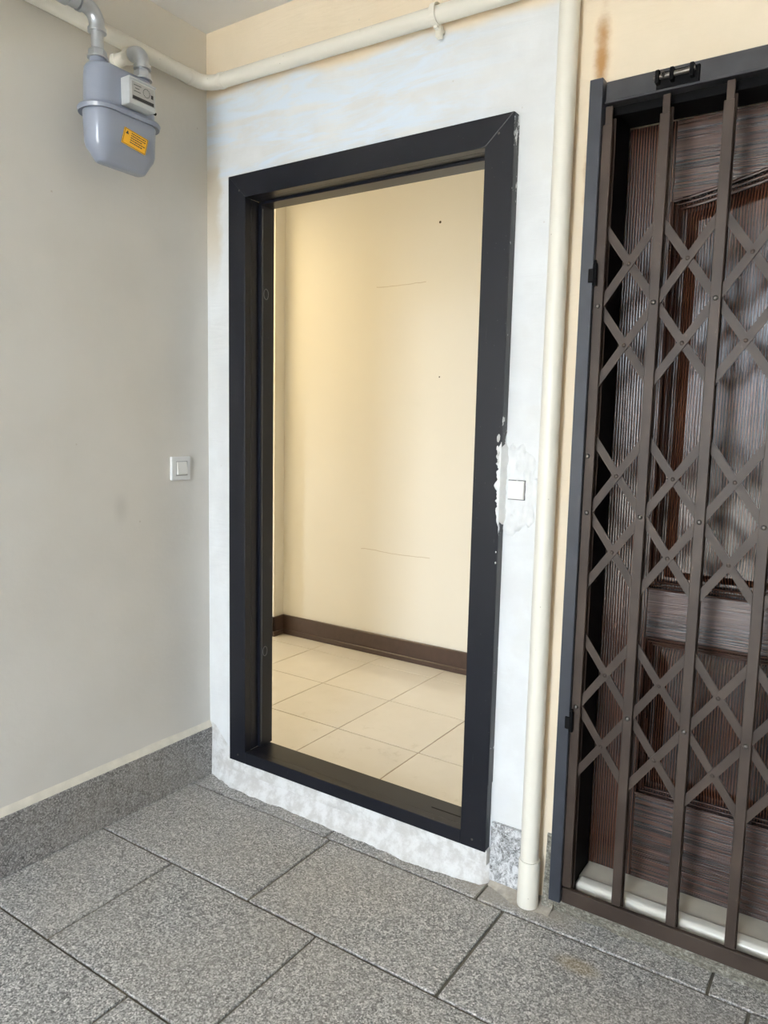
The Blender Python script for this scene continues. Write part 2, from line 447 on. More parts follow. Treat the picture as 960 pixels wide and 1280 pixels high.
box(bm, 0, RX0, YR-0.15, YR, 0, H); box(bm, RX1, XR, YR-0.15, YR, 0, H)
box(bm, RX0, RX1, YR-0.15, YR, 0, RZ0); box(bm, RX0, RX1, YR-0.15, YR, RZ1, H)
st('wall_rear', bm, M['offw'])
st('ceiling', B(-0.15, XR+0.15, YR-0.15, 0.0, H, H+0.12), M['ceil'], 'pale grey ceiling of the landing')
def window(name, p0, p1, axis):
    """thin frame with panes; p0, p1 opposite corners in the wall plane"""
    e = bpy.data.objects.new(name, None); C.objects.link(e); e['kind'] = 'structure'
    (x0, y0, z0), (x1, y1, z1) = p0, p1
    bm = bmesh.new(); f = 0.035
    if axis == 'y':
        for a in (x0, x1-f): box(bm, a, a+f, y0, y1, z0, z1)
        for c in (z0, z1-f): box(bm, x0, x1, y0, y1, c, c+f)
    else:
        for a in (y0, y1-f): box(bm, x0, x1, a, a+f, z0, z1)
        for c in (z0, z1-f): box(bm, x0, x1, y0, y1, c, c+f)
    link('window_frame', bm, M['alu'], e)
window('window_1', (RX0, YR-0.09, RZ0), (RX1, YR-0.05, RZ1), 'y')

st('terrace_floor', B(-12, 14, -16.0, YR-0.15, -0.2, -0.02), plain('pale_concrete', (0.5, 0.48, 0.44), 0.8), 'sunlit pale terrace outside the landing, behind the photographer')
st('street_ground', B(-30, 30, -22, YR-0.2, -6.2, -6.0), plain('street_grey', (0.25, 0.25, 0.24), 0.9), 'street below the terrace behind the photographer')
st('wall_opposite', B(-30, 30, -22, -19, -6, 2.2), plain('grey_render', (0.42, 0.42, 0.42), 0.9), 'plain grey building across the street behind the photographer')
# the flat beyond the open doorway
IX0, IX1, IY1, IZ = -3.0, 2.6, 1.54, 2.62
st('wall_far', B(IX0-0.15, 1.30, IY1, IY1+0.12, -0.1, IZ), M['far'], 'cream wall of the empty flat seen through the doorway')
bm = B(IX0, -1.0, IY1-0.085, IY1, 0.0, IZ)
st('trim_1', bm, M['far'], 'shallow cream pilaster on the far wall at the left edge of the doorway view')
bm = bmesh.new()
FY0, FY1 = 0.20, 0.52
box(bm, IX0-0.15, IX0, 0.10, FY0, -0.1, IZ); box(bm, IX0-0.15, IX0, FY1, IY1+0.12, -0.1, IZ)
box(bm, IX0-0.15, IX0, FY0, FY1, -0.1, 0.2); box(bm, IX0-0.15, IX0, FY0, FY1, 1.2, IZ)
st('wall_far_left', bm, M['far'])
st('wall_far_right', B(1.20, 1.30, 0.10, IY1, -0.1, IZ), M['far'])
st('ceiling_inner', B(IX0-0.15, IX1, 0.10, IY1+0.12, IZ, IZ+0.1), M['far'])
window('window_2', (IX0-0.09, FY0, 0.2), (IX0-0.05, FY1, 1.2), 'x')
bm = bmesh.new()
def skirt(bm, x0, x1, yf):
    box(bm, x0, x1, yf-0.014, yf, 0.01, 0.128, 0.003)
    box(bm, x0, x1, yf-0.022, yf-0.010, 0.01, 0.040, 0.003)
skirt(bm, -1.0, 1.20, IY1)
skirt(bm, IX0, -0.986, IY1-0.085)
box(bm, -1.0, -0.986, IY1-0.099, IY1, 0.01, 0.128, 0.003)
box(bm, -1.0, -0.978, IY1-0.107, IY1, 0.01, 0.040, 0.003)
st('baseboard_far', bm, M['brown'], 'dark brown skirting along the cream wall of the flat')
# inner floor: bed plus one object per tile
fi = st('floor_inner', B(IX0, 1.20, 0.10, IY1, -0.08, 0.0082), M['igrout'], 'cream tiled floor of the empty flat')
T = 0.4; tile_me = None
xs = [0.156+T*k for k in range(-8, 3)]; ys = [-0.22+T*k for k in range(0, 5)]
for x in xs:
    for y in ys:
        ax0, ax1 = max(x, IX0)+0.0023, min(x+T, 1.20)-0.0023
        ay0, ay1 = max(y, 0.10)+0.0023, min(y+T, IY1)-0.0023
        if ax1-ax0 < 0.02 or ay1-ay0 < 0.02: continue
        cx, cy, sx, sy = (ax0+ax1)/2, (ay0+ay1)/2, (ax1-ax0)/2, (ay1-ay0)/2
        o = link('tile', B(-sx, sx, -sy, sy, -0.006, 0.004, 0.0006), M['itile'], fi)
        o.location = (cx, cy, 0.006+random.uniform(-0.0004, 0.0004))

# landing floor: grout bed plus one slab object per granite tile
fl = st('floor', B(-0.15, XR+0.15, YR-0.15, 0.0, -0.12, -0.006), M['grout'], 'landing floor of grey speckled granite slabs')
fl2 = link('threshold_bed', B(1.345, 2.375, 0.0, 0.20, -0.12, 0.0), M['grout'], fl)
rows = [(-0.0975, 0.0, [0.0, 0.62, 1.15, 1.75, 2.35]), (-0.4693, -0.0975, [0.0, 0.6412, 1.235, 1.84, 2.44, 3.04]),
        (-0.870, -0.4693, [0.0, 0.340, 0.885, 1.49, 2.09, 2.69]), (-1.27, -0.870, [0.0, 0.662, 1.26, 1.86, 2.46, 3.06])]
y = -1.27; k = 0
while y > YR:
    rows.append((max(y-0.4, YR), y, [0.0]+[0.3*((k % 2)+1)+0.6*i for i in range(0, 5)])); y -= 0.4; k += 1
for y0, y1, cuts in rows:
    cuts = cuts+[XR]
    for a, b in zip(cuts, cuts[1:]):
        g0 = 0.0034+random.uniform(-0.0006, 0.0012)
        cx, cy, sx, sy = (a+b)/2, (y0+y1)/2, (b-a)/2-g0, (y1-y0)/2-g0
        o = link('tile', B(-sx, sx, -sy, sy, -0.008, 0.0, 0.0018), M['floor'], fl)
        o.location = (cx, cy, random.uniform(-0.0008, 0.0006))
# baseboards of the landing
tg, cg = mat_granite('dark_granite_skirting', 0.60, (1.0, 0.96, 0.92), 0.10); M['gsk'] = tg.fin(cg, 0.33)
tg, cg = mat_granite('smeared_granite_skirting', 0.80, (0.96, 0.98, 1.0), 0.75); M['gsm'] = tg.fin(cg, 0.55)
bl = st('baseboard_left', B(0.0, 0.016, YR, -0.004, 0.0, 0.180, 0.0015), M['gsk'], 'dark speckled granite skirting along the left wall')
bm = bmesh.new()      # sloped plaster ledge above it
n = 60
rg = []
for i in range(n+1):
    yy = YR+0.01+(-0.012-YR)*i/n
    j = mnoise.noise(Vector((0, yy*6, 3)))*0.0022
    rg.append([(0, yy, 0.180), (0.013+j, yy, 0.180), (0.012+j, yy, 0.184), (0.001, yy, 0.202+j*1.5), (0, yy, 0.202+j*1.5)])
loft(bm, rg); link('plaster_ledge', bm, M['ledge'], bl, label='cream plaster ledge on top of the skirting')
bb = st('baseboard_back', B(1.150, 1.247, -0.013, 0.0, 0.012, 0.186, 0.0015), M['gsm'], 'paint smeared granite skirting piece between black frame and pipe')
link('skirting_piece', B(2.40, XR, -0.016, 0.0, 0.0, 0.186, 0.0015), M['gsk'], bb)

# rough plaster around the foot of the doorway
def lump(name, path, mat, parent, label=None, seed=0, amp=0.006, nv=6, sub=10):
    """ragged fillet: path of (x, z_top, y_out); leans from the wall out to the floor"""
    bm = bmesh.new(); vs = []
    pts = []
    for (a, b) in zip(path, path[1:]):
        for i in range(sub):
            t = i/sub; pts.append(tuple(a[k]*(1-t)+b[k]*t for k in range(3)))
    pts.append(path[-1])
    for (x, zt, yo) in pts:
        col = []
        nn = mnoise.noise(Vector((x*14, seed, 0)))*amp*2+mnoise.noise(Vector((x*50, seed, 2)))*amp
        for j in range(nv+1):
            s = j/nv
            # profile: wall plane at the top, out to yo at the floor
            yy = -0.002-(-yo-0.002+nn)*(s**1.6) if j else 0.0
            z = zt*(1-s)
            d = mnoise.noise(Vector((x*35, z*35, seed)))*amp*0.7
            col.append(bm.verts.new((x, yy-(abs(d) if 0 < j < nv else 0), max(z, -0.001))))
        vs.append(col)
    for a, b in zip(vs, vs[1:]):
        for j in range(nv): bm.faces.new((a[j], b[j], b[j+1], a[j+1]))
    return link(name, bm, mat, parent, True, **({'label': label} if label else {}))
lump('plaster_fillet', [(0.002, 0.20, -0.006), (0.03, 0.19, -0.010), (0.08, 0.14, -0.026), (0.13, 0.102, -0.044), (0.3, 0.100, -0.046), (0.5, 0.100, -0.047), (0.72, 0.100, -0.054),
     (0.9, 0.100, -0.060), (1.04, 0.100, -0.050), (1.13, 0.102, -0.036), (1.152, 0.10, -0.010)], M['rough'], wall_back, 'rough white plaster below the black frame', 3)
bm = bmesh.new()      # thick block of plaster carrying the frame's bottom bar
box(bm, 0.135, 1.146, -0.027, 0.0, 0.06, 0.104)
link('plaster_bedding', bm, M['rough'], wall_back)
lump('cement_fillet', [(1.15, 0.018, -0.02), (1.19, 0.022, -0.036), (1.235, 0.016, -0.060), (1.28, 0.012, -0.062), (1.325, 0.02, -0.058), (1.345, 0.02, -0.06)], plain('grey_cement', (0.40, 0.36, 0.30), 0.9, var=0.2, sc=60, bump=0.5), wall_back, None, 9, 0.004)
lump('crumbled_plaster_strip', [(1.313, 0.205, -0.016), (1.33, 0.205, -0.02), (1.345, 0.20, -0.018)], M['crumb'], wall_back, 'crumbled plaster between pipe foot and grille', 5, 0.007, 24, 8)
link('cement_bed', B(1.346, 2.374, -0.006, 0.0, -0.002, 0.055), M['crumb'], wall_back)
bm = bmesh.new(); vs = []        # undercut, ragged cement under the bottom rail
for i in range(121):
    x = 1.348+(2.372-1.348)*i/120; col = []
    for k in range(9):
        q = k/8
        nn = mnoise.noise(Vector((x*30, q*3, 11)))*0.006+mnoise.noise(Vector((x*90, q*8, 4)))*0.003
        col.append(bm.verts.new((x, -0.041+0.026*q-nn*1.1-0.006*mnoise.noise(Vector((x*9, 0, 2)))*q*2, 0.053*(1-q)-0.0005)))
    vs.append(col)
for a, b in zip(vs, vs[1:]):
    for k in range(8): bm.faces.new((a[k], b[k], b[k+1], a[k+1]))
link('crumbled_edge', bm, M['crumb'], wall_back, True, label='crumbled cement edge under the grille')
link('plaster_edge', B(1.3405, 1.3448, -0.016, 0.0, 0.20, 2.085, 0.001), M['ledge'], wall_back)
# patch of lumpy plaster around the blank switch plate
bm = bmesh.new(); N = 40; vs = []
for i in range(N+1):
    for j in range(N+1):
        x = 1.1435+(1.252-1.1435)*i/N; z = 1.00+(1.275-1.00)*j/N
        rr = ((x-1.175)/0.062)**2+((z-1.135)/0.118)**2
        rr += 0.55*mnoise.noise(Vector((x*42, 2, z*30)))
        lm = 0.0035*abs(mnoise.noise(Vector((x*40, 1, z*40))))+0.0025*abs(mnoise.noise(Vector((x*110, 5, z*110))))
        d = min(0.006, 0.010*(1-rr))+(lm*1.6 if rr < 1 else 0)
        vs.append(bm.verts.new((x, -d, z)))
for i in range(N):
    for j in range(N):
        bm.faces.new([vs[i*(N+1)+j], vs[(i+1)*(N+1)+j], vs[(i+1)*(N+1)+j+1], vs[i*(N+1)+j+1]])
link('plaster_patch', bm, M['lumpy'], wall_back, True, label='lumpy plaster patch around the blank switch plate')
# splashes of plaster that lap over the frame's right edge
bm = bmesh.new(); m = 70; vs = []     # thin lumpy lap of plaster, widest beside the switch plate
for i in range(m+1):
    z = 1.035+(1.262-1.035)*i/m
    en = min(1, i/8, (m-i)/8)
    w_ = (0.010+0.014*mnoise.noise(Vector((z*38, 3, 1)))+0.006*mnoise.noise(Vector((z*140, 1, 5))))*en
    w_ = max(w_, 0.0004); h_ = 0.0012+0.0016*abs(mnoise.noise(Vector((z*60, 0, 0))))*en
    xe = 1.1424
    vs.append([bm.verts.new(c) for c in ((xe-w_, -0.0298, z), (xe-w_*0.8, -0.0298-h_*0.8, z), (xe-w_*0.3, -0.030-h_, z), (xe+0.0006, -0.0302-h_*0.7, z), (xe-0.0004+0.003*en, -0.028, z), (xe-0.0004+0.004*en+(0.002+0.004*mnoise.noise(Vector((z*70, 9, 9))))*en, -0.014, z), (xe-0.0004+0.009*en+(0.005+0.006*mnoise.noise(Vector((z*50, 4, 9))))*en, -0.001, z))])
for a, b in zip(vs, vs[1:]):
    for k in range(6): bm.faces.new((a[k], b[k], b[k+1], a[k+1]))
link('plaster_splash', bm, M['lumpy'], wall_back, True, label='white plaster lapping over the right edge of the black frame')
# drilled holes and rubbed marks in the far wall
for (x, z, r) in ((0.034, 2.327, 0.0065), (0.056, 1.553, 0.004)):
    b = bmesh.new(); dome(b, (x, IY1-0.0003, z), r, (0, -1, 0), 0.15)
    link('drill_hole', b, M['hole'], bpy.data.objects['wall_far'], True)

# ---------------------------------------------------------------- black steel door frame
fr = thing('door_frame', 'black steel door frame standing empty in the white plastered wall', 'door frame', (0.635, 0, 0.10))
def P(name, bm, mat, parent, smooth=False, label=None):
    o = link(name, bm, mat, parent, smooth)
    # keep world coordinates although the parent sits at the thing's base
    o.matrix_parent_inverse = Matrix.Translation(parent_world(parent)).inverted()
    if label: o['label'] = label
    return o
def parent_world(p):
    v = Vector((0, 0, 0))
    while p is not None:
        v += p.location+p.matrix_parent_inverse.translation; p = p.parent
    return v
XL, XRt, ZB, ZT = 0.1305, 1.142, 0.0990, 2.0960
xl, xr_, zb, zt = 0.206, 1.062, 0.142, 2.022
F0 = -0.030
def jamb(x0, x1, z0, z1):
    return B(x0, x1, F0, 0.0, z0, z1, 0.0022, 2)
def quad_prism(poly, y0, y1, bev=0.0018):
    bm = bmesh.new(); prism(bm, poly, lambda u, v, t: (u, t, v), y0, y1)
    bmesh.ops.recalc_face_normals(bm, faces=bm.faces[:])
    bmesh.ops.bevel(bm, geom=bm.edges[:], offset=bev, segments=2, profile=0.5, affect='EDGES')
    return bm
P('jamb', quad_prism([(XL, ZB), (xl, ZB), (xl, zt), (XL, ZT)], F0, 0.0), M['black'], fr)
P('jamb', quad_prism([(xr_, ZB), (XRt, ZB), (XRt, ZT), (xr_, zt)], F0, 0.0), M['black'], fr)
P('head', quad_prism([(XL, ZT), (xl, zt), (xr_, zt), (XRt, ZT)], F0, 0.0), M['black'], fr)
P('sill', quad_prism([(xl, ZB), (xr_, ZB), (xr_, zb), (xl, zb)], F0, 0.0), M['black'], fr)
# reveal: rebate in front, door stop behind
def reveal(x0, x1, z0, z1, sx, sz):
    """inner lining on one side; sx/sz point into the opening"""
    b = bmesh.new()
    a = 0.002
    if sx:
        box(b, *sorted((x0, x0-sx*0.012)), -0.001, 0.034, z0, z1, 0.0008)
        box(b, *sorted((x0-sx*0.012, x0+sx*0.012)), 0.034, 0.098, z0, z1, 0.0015)
    else:
        box(b, x0, x1, -0.001, 0.034, *sorted((z0, z0-sz*0.012)), 0.0008)
        box(b, x0, x1, 0.034, 0.098, *sorted((z0-sz*0.012, z0+sz*0.008)), 0.0015)
    return b
rl = P('door_stop', reveal(xl, 0, zb, zt, 1, 0), M['black'], fr)
P('door_stop', reveal(xr_, 0, zb, zt, -1, 0), M['black'], fr)
P('door_stop', reveal(xl, xr_, zt, 0, 0, -1), M['black'], fr)
P('sill_top', B(xl, xr_, -0.001, 0.088, zb-0.02, zb, 0.001), M['black'], fr)
P('rub_mark', B(0.93, 1.03, 0.030, 0.034, zb, zb+0.0006), M['dark'], fr)
P('frame_edge', B(1.1405, 1.1436, -0.0285, 0.0, 0.30, 2.094), M['specks'], fr, label='side edge speckled with white plaster')
for z in (1.728, 0.491):           # round scribed marks on the left lining
    b = bmesh.new(); ring = []
    for i in range(25):
        a = 2*PI*i/24; ring.append(Vector((xl+0.0125, 0.058+0.011*math.cos(a), z+0.017*math.sin(a))))
    sweep(b, ring, 0.0011, 6, False); P('hinge_mark', b, M['ring'], fr, label='round scribed mark')
b = bmesh.new(); box(b, xl+0.0118, xl+0.0132, 0.0405, 0.0415, 0.16, 2.0)
P('seam', b, M['ring'], fr)
b = bmesh.new()
for (x, z) in ((0.181, 2.046), (1.10, 2.05), (0.172, 0.125), (1.10, 0.125)): dome(b, (x, F0-0.0002, z), 0.0035, (0, -1, 0), 0.3, 10)
P('screw', b, M['bronze'], fr, True)
b = bmesh.new()
for (x, z, r) in ((1.133, 1.272, 0.0075), (1.132, 1.245, 0.005), (1.1355, 1.232, 0.006), (1.134, 1.222, 0.0065), (1.1365, 1.21, 0.005), (1.138, 1.142, 0.003), (1.139, 0.965, 0.002), (1.139, 0.935, 0.0026)):
    c = Vector((x, F0-0.0003, z)); pts = []
    for i in range(14):
        a = 2*PI*i/14; q = r*(0.65+0.5*random.random()); pts.append((x+q*0.7*math.cos(a), z+q*1.35*math.sin(a)))
    prism(b, pts, lambda u, v, t: (u, t, v), F0-0.0014, F0+0.001)
P('plaster_fleck', b, M['rough'], fr, label='white plaster fleck')

# ---------------------------------------------------------------- wooden door behind the grille
dr = bpy.data.objects.new('door_1', None); C.objects.link(dr); dr.location = (1.385, 0.16, 0.085)
dr['kind'] = 'structure'; dr['label'] = 'dark reddish brown ribbed wooden door behind the folding grille'
DX0, DX1, DZ0, DZ1, DY = 1.392, 2.338, 0.090, 2.052, 0.120
PX0, PX1 = 1.507, 2.223
A0, A1 = 1.862, 1.935         # arch: springing and crown
def arch(x, off=0.0):
    u = (x-PX0)/(PX1-PX0)
    s = 0.5-0.5*math.cos(2*PI*min(max(u, 0), 1))
    lin = 1-abs(2*u-1)
    return A0+(A1-A0)*(0.75*s*0.55+lin*0.6)-off
def arch_pts(x0, x1, off=0.0, n=24): return [(x0+(x1-x0)*i/n, arch(x0+(x1-x0)*i/n, off)) for i in range(n+1)]
XZ = lambda u, v, t: (u, t, v)
P('stile', B(DX0, PX0, DY, DY+0.04, DZ0, DZ1, 0.0015), M['wood_z'], dr)
P('stile', B(PX1, DX1, DY, DY+0.04, DZ0, DZ1, 0.0015), M['wood_z'], dr)
b = bmesh.new(); prism(b, arch_pts(PX0, PX1)+[(PX1, DZ1), (PX0, DZ1)], XZ, DY+0.0005, DY+0.04)
P('rail', b, M['wood_x'], dr)
P('rail', B(PX0, PX1, DY+0.0005, DY+0.04, 0.760, 0.892, 0.0015), M['wood_x'], dr)
P('rail', B(PX0, PX1, DY+0.0005, DY+0.04, DZ0, 0.330, 0.0015), M['wood_x'], dr)
P('panel_back', B(PX0, PX1, DY+0.026, DY+0.038, 0.32, 1.95), M['wood_z'], dr)
def moulding(loop, mat):
    """three beads following a closed (x, z) loop, stepping down into the panel"""
    b = bmesh.new()
    cx = sum(p[0] for p in loop)/len(loop); cz = sum(p[1] for p in loop)/len(loop)
    for ins, r, dy in ((0.000, 0.0042, 0.0000), (0.009, 0.0034, 0.004), (0.017, 0.005, 0.011)):
        pts = []
        for (x, z) in loop:
            pts.append(Vector((x+math.copysign(ins, cx-x)*(abs(cx-x) > 1e-4 and (x in (PX0, PX1) or 1) and min(1, abs(cx-x)/0.03)), DY+dy, z+math.copysign(ins, cz-z))))
        sweep(b, pts+[pts[0]], r, 8, False)
    return b
lo = arch_pts(PX0, PX1)
P('moulding', moulding(lo+[(PX1, 0.892), (PX0, 0.892)], None), M['wood_t'], dr, True)
P('moulding', moulding([(PX0, 0.760), (PX1, 0.760), (PX1, 0.330), (PX0, 0.330)], None), M['wood_t'], dr, True)
def raised(outer, inner, mat, y_out, y_in):
    b = bmesh.new(); loft(b, [[(x, y_out+0.006, z) for x, z in outer], [(x, y_out, z) for x, z in outer], [(x, y_in, z) for x, z in inner]]); return b
i1, i2 = 0.030, 0.062
o_ = arch_pts(PX0+i1, PX1-i1, i1)+[(PX1-i1, 0.892+i1), (PX0+i1, 0.892+i1)]
n_ = arch_pts(PX0+i2, PX1-i2, i2)+[(PX1-i2, 0.892+i2-0.012), (PX0+i2, 0.892+i2-0.012)]
P('panel', raised(o_, n_, None, DY+0.024, DY+0.008), M['wood_z'], dr)
o_ = [(PX0+i1, 0.330+i1), (PX1-i1, 0.330+i1), (PX1-i1, 0.760-i1), (PX0+i1, 0.760-i1)]
n_ = [(PX0+i2, 0.330+i2), (PX1-i2, 0.330+i2), (PX1-i2, 0.760-i2), (PX0+i2, 0.760-i2)]
P('panel', raised(o_, n_, None, DY+0.024, DY+0.008), M['wood_z'], dr)
b = bmesh.new()                    # dark lining around the wooden door
box(b, 1.3800, 1.3915, 0.0, 0.118, 0.06, 2.07); box(b, 2.3385, 2.350, 0.0, 0.118, 0.06, 2.07)
box(b, 1.3800, 2.350, 0.0, 0.118, 2.054, 2.072)
P('lining', b, M['dark'], dr, label='black lining')
# marble threshold
tr = thing('door_threshold', 'cream marble threshold with a bright front edge below the dark wooden door', 'threshold', (1.86, 0.07, 0))
P('slab', B(1.392, 2.338, 0.040, 0.160, 0.0, 0.088, 0.002, 2), M['stone'], tr)
P('nosing', B(1.392, 2.338, -0.001, 0.048, 0.0, 0.0925, 0.015, 5), M['stoneface'], tr, True)

# ---------------------------------------------------------------- folding grille gate
gt = thing('folding_gate', 'brown iron folding lattice gate in a black steel surround in front of the wooden door', 'gate', (1.86, -0.03, 0.03))
GX0, GX1, GZ0, GZ1 = 1.3452, 2.375, 0.056, 2.1075
P('side_post', B(GX0, 1.3765, -0.062, 0.0, GZ0, GZ1+0.004, 0.0015), M['post'], gt, label='blue black side post')
P('side_post', B(2.344, GX1, -0.062, 0.0, GZ0, GZ1+0.004, 0.0015), M['post'], gt, label='blue black side post')
P('head_rail', B(1.3795, 2.343, -0.044, 0.0, 2.060, GZ1-0.001, 0.0012), M['head'], gt)
P('head_lip', B(1.3795, 2.343, -0.050, -0.042, 2.056, 2.0615, 0.001), M['head'], gt)
P('guide_channel', B(1.3795, 2.343, -0.010, 0.0, 2.040, 2.0605, 0.001), M['dark'], gt)
P('bottom_rail', B(1.3770, 2.3435, -0.0475, -0.034, 0.052, 0.093, 0.0015), M['gate'], gt)
P('bottom_lip', B(1.3770, 2.3435, -0.034, -0.004, 0.052, 0.057, 0.001), M['head'], gt)
bars = [1.388]+[1.5177+0.1329*k for k in range(0, 7)]
bars = [x for x in bars if x < 2.335]
BW = 0.0115
BF, BM_, BB = -0.046, -0.036, -0.022
def bar_mesh():
    b = bmesh.new()
    # front flat with a folded right flange, tab narrowed at the top
    box(b, -BW, BW, BF-0.003, BF+0.004, 0.099, 2.010, 0.0012)
    box(b, -BW*0.72, BW*0.72, BF+0.004, BF+0.009, 2.008, 2.052, 0.0008)
    return b
first = None
for i, x in enumerate(bars):
    if first is None:
        first = P('bar', bar_mesh(), M['gate'], gt); me = first.data
        first.matrix_parent_inverse = Matrix.Identity(4)
        first.location = Vector((x, 0, 0))-gt.location
        bk = link('back_bar', B(-BW, BW, BB, BB+0.005, 0.084, 2.030, 0.001), M['gate'], gt); mb = bk.data
        bk.location = Vector((x, 0, 0))-gt.location
        continue
    o = first.copy(); C.objects.link(o); o.parent = gt; o.location = Vector((x, 0, 0))-gt.location
    o = bk.copy(); C.objects.link(o); o.parent = gt; o.location = Vector((x, 0, 0))-gt.location
# straps: each runs over two bays through a pivot on the middle bar
PZ = (1.595, 1.095, 0.594); RISE = 0.188
def strap(x0, z0, x1, z1, y0):
    d = Vector((x1-x0, 0, z1-z0)); L = d.length; d.normalize(); nrm = Vector((-d.z, 0, d.x))
    w_ = 0.0095
    b = bmesh.new()
    p0, p1 = Vector((x0, 0, z0)), Vector((x1, 0, z1))
    poly = []
    for k in range(7):
        a = -PI/2+PI*k/6; q = p1+d*w_*math.cos(a)+nrm*w_*math.sin(a); poly.append((q.x, q.z))
    for k in range(7):
        a = PI/2+PI*k/6; q = p0+d*w_*math.cos(a)+nrm*w_*math.sin(a); poly.append((q.x, q.z))
    prism(b, poly, lambda u, v, t: (u, t, v), y0, y0+0.004)
    return b
nb = len(bars)
for pz in PZ:
    for i in range(-1, nb-1):
        # strap from bar i (lower) over bar i+1 (pivot) to bar i+2 (upper)
        for sgn, yy in ((1, -0.0385), (-1, -0.0325)):
            ia, ib = max(i, 0), min(i+2, nb-1)
            if ib <= ia: continue
            za = pz-sgn*RISE*(i+1-ia); zb_ = pz+sgn*RISE*(ib-(i+1))
            if sgn == -1: yy = -0.0325
            P('strap', strap(bars[ia], za, bars[ib], zb_, yy), M['gate'], gt)
ax = (0, -1, 0)
rb = bmesh.new(); dome(rb, (0, 0, 0), 0.0062, ax, 0.7); r1 = link('rivet', rb, M['bronze'], gt, True)
rb = bmesh.new(); dome(rb, (0, 0, 0), 0.0050, ax, 0.4); r2 = link('rivet', rb, M['gate'], gt, True)
spots1 = [(x, BF-0.003, pz) for x in bars for pz in PZ]+[(1.383, BF-0.003, 1.235)]
mids = [((a+b_)/2, -0.0388, pz+s*RISE/2) for a, b_ in zip(bars, bars[1:]) for pz in PZ for s in (1, -1)]
for src, spots in ((r1, spots1), (r2, mids)):
    for k, p in enumerate(spots):
        o = src if k == 0 else src.copy()
        if k: C.objects.link(o); o.parent = gt
        o.location = Vector(p)-gt.location
# hinges on the side post and crumbs of weld
for z in (1.667, 0.555):
    b = bmesh.new(); sweep(b, [(1.3800, -0.058, z-0.026), (1.3800, -0.058, z+0.026)], 0.0052, 12)
    sweep(b, [(1.3800, -0.058, z+0.026), (1.3800, -0.058, z+0.034)], 0.003, 10)
    box(b, 1.366, 1.380, -0.0655, -0.0615, z-0.018, z+0.014, 0.001)
    P('hinge', b, M['dark'], gt, True)
# latch on the head rail
lt = P('latch', B(1.494, 1.586, -0.050, -0.043, 2.061, 2.098, 0.002), M['dark'], gt)
b = bmesh.new(); sweep(b, [(1.490, -0.058, 2.084), (1.560, -0.058, 2.085), (1.578, -0.058, 2.088)], 0.0055, 12)
sweep(b, [(1.512, -0.055, 2.082), (1.512, -0.072, 2.089)], 0.0042, 10)
o = P('bolt', b, M['bronze'], lt, True)
b = bmesh.new()
for x in (1.499, 1.530, 1.572): P('bolt_keeper', B(x-0.0045, x+0.0045, -0.066, -0.049, 2.070, 2.098, 0.0015), M['dark'], lt)


# ---------------------------------------------------------------- switches
sl = thing('light_switch', 'small white rocker switch with square plate on the grey beige left wall', 'light switch', (0, -0.1335, 1.139))
P('plate', B(0.0, 0.010, -0.174, -0.093, 1.0985, 1.1785, 0.0028, 3), M['plastic'], sl)
b = bmesh.new(); prism(b, [(0.010, 1.117), (0.0175, 1.119), (0.0125, 1.160), (0.010, 1.160)], lambda u, v, t: (u, t, v), -0.153, -0.110)
bmesh.ops.recalc_face_normals(b, faces=b.faces[:]); bmesh.ops.bevel(b, geom=b.edges[:], offset=0.0012, segments=2, affect='EDGES')
P('rocker', b, M['plastic2'], sl)
b = bmesh.new()
box(b, 0.0092, 0.0106, -0.156, -0.107, 1.1135, 1.1165); box(b, 0.0092, 0.0106, -0.156, -0.107, 1.1610, 1.1630)
box(b, 0.0092, 0.0106, -0.156, -0.154, 1.1135, 1.1630); box(b, 0.0092, 0.0106, -0.109, -0.107, 1.1135, 1.1630)
P('rocker_gap', b, M['swgap'], sl)
sr = thing('blank_switch_plate', 'blank square white switch plate set in lumpy plaster beside the black frame', 'switch plate', (1.182, -0.012, 1.135))
P('plate', B(1.160, 1.205, -0.0165, -0.008, 1.111, 1.160, 0.0012, 2), M['plastic2'], sr)
b = bmesh.new(); box(b, 1.1585, 1.2068, -0.0105, -0.0075, 1.1085, 1.1620)
P('shadow_gap', b, M['ring'], sr)

# ---------------------------------------------------------------- pipes
hp = thing('gas_pipe', 'cream painted gas pipe running along both walls below the ceiling behind the meter', 'pipe', (0.04, -0.04, 2.395))
R = 0.0225
pts = [(0.040, YR+0.02, 2.408), (0.040, -0.10, 2.396)]+bend((0.040, -0.10, 2.396), (0.040, -0.040, 2.395), (0.105, -0.040, 2.3935), 8)+[(1.130, -0.040, 2.3745)]+bend((1.130, -0.040, 2.3745), (1.180, -0.040, 2.3735), (1.180, -0.040, 2.425), 8)+[(1.180, -0.040, H-0.001)]
b = bmesh.new(); sweep(b, pts, R, 24); P('tube', b, M['pipe'], hp, True)
for p, q in (((0.040, -0.118, 2.3963), (0.040, -0.103, 2.3962)), ((0.105, -0.040, 2.3935), (0.122, -0.040, 2.3932))):
    p = Vector(p); q = Vector(q); d = (q-p)
    P('elbow_collar', sweep(bmesh.new(), [p, p+d*0.2, p+d*0.8, q], [R+0.0005, R+0.0018, R+0.0018, R+0.0005], 24), M['pipe'], hp, True)
b = bmesh.new(); arc = []                        # saddle clip
for k in range(15):
    a = math.radians(-110+220*k/14)
    arc.append((0.910, -0.040-(R+0.003)*math.cos(a), 2.3805+(R+0.003)*math.sin(a)))
n = len(arc); rg = []
for (x, y_, z_) in arc:
    d = Vector((0, y_+0.040, z_-2.3805)).normalized()
    rg.append([(x-0.008, y_, z_), (x+0.008, y_, z_), (x+0.008, y_+d.y*0.0025, z_+d.z*0.0025), (x-0.008, y_+d.y*0.0025, z_+d.z*0.0025)])
loft(b, rg)
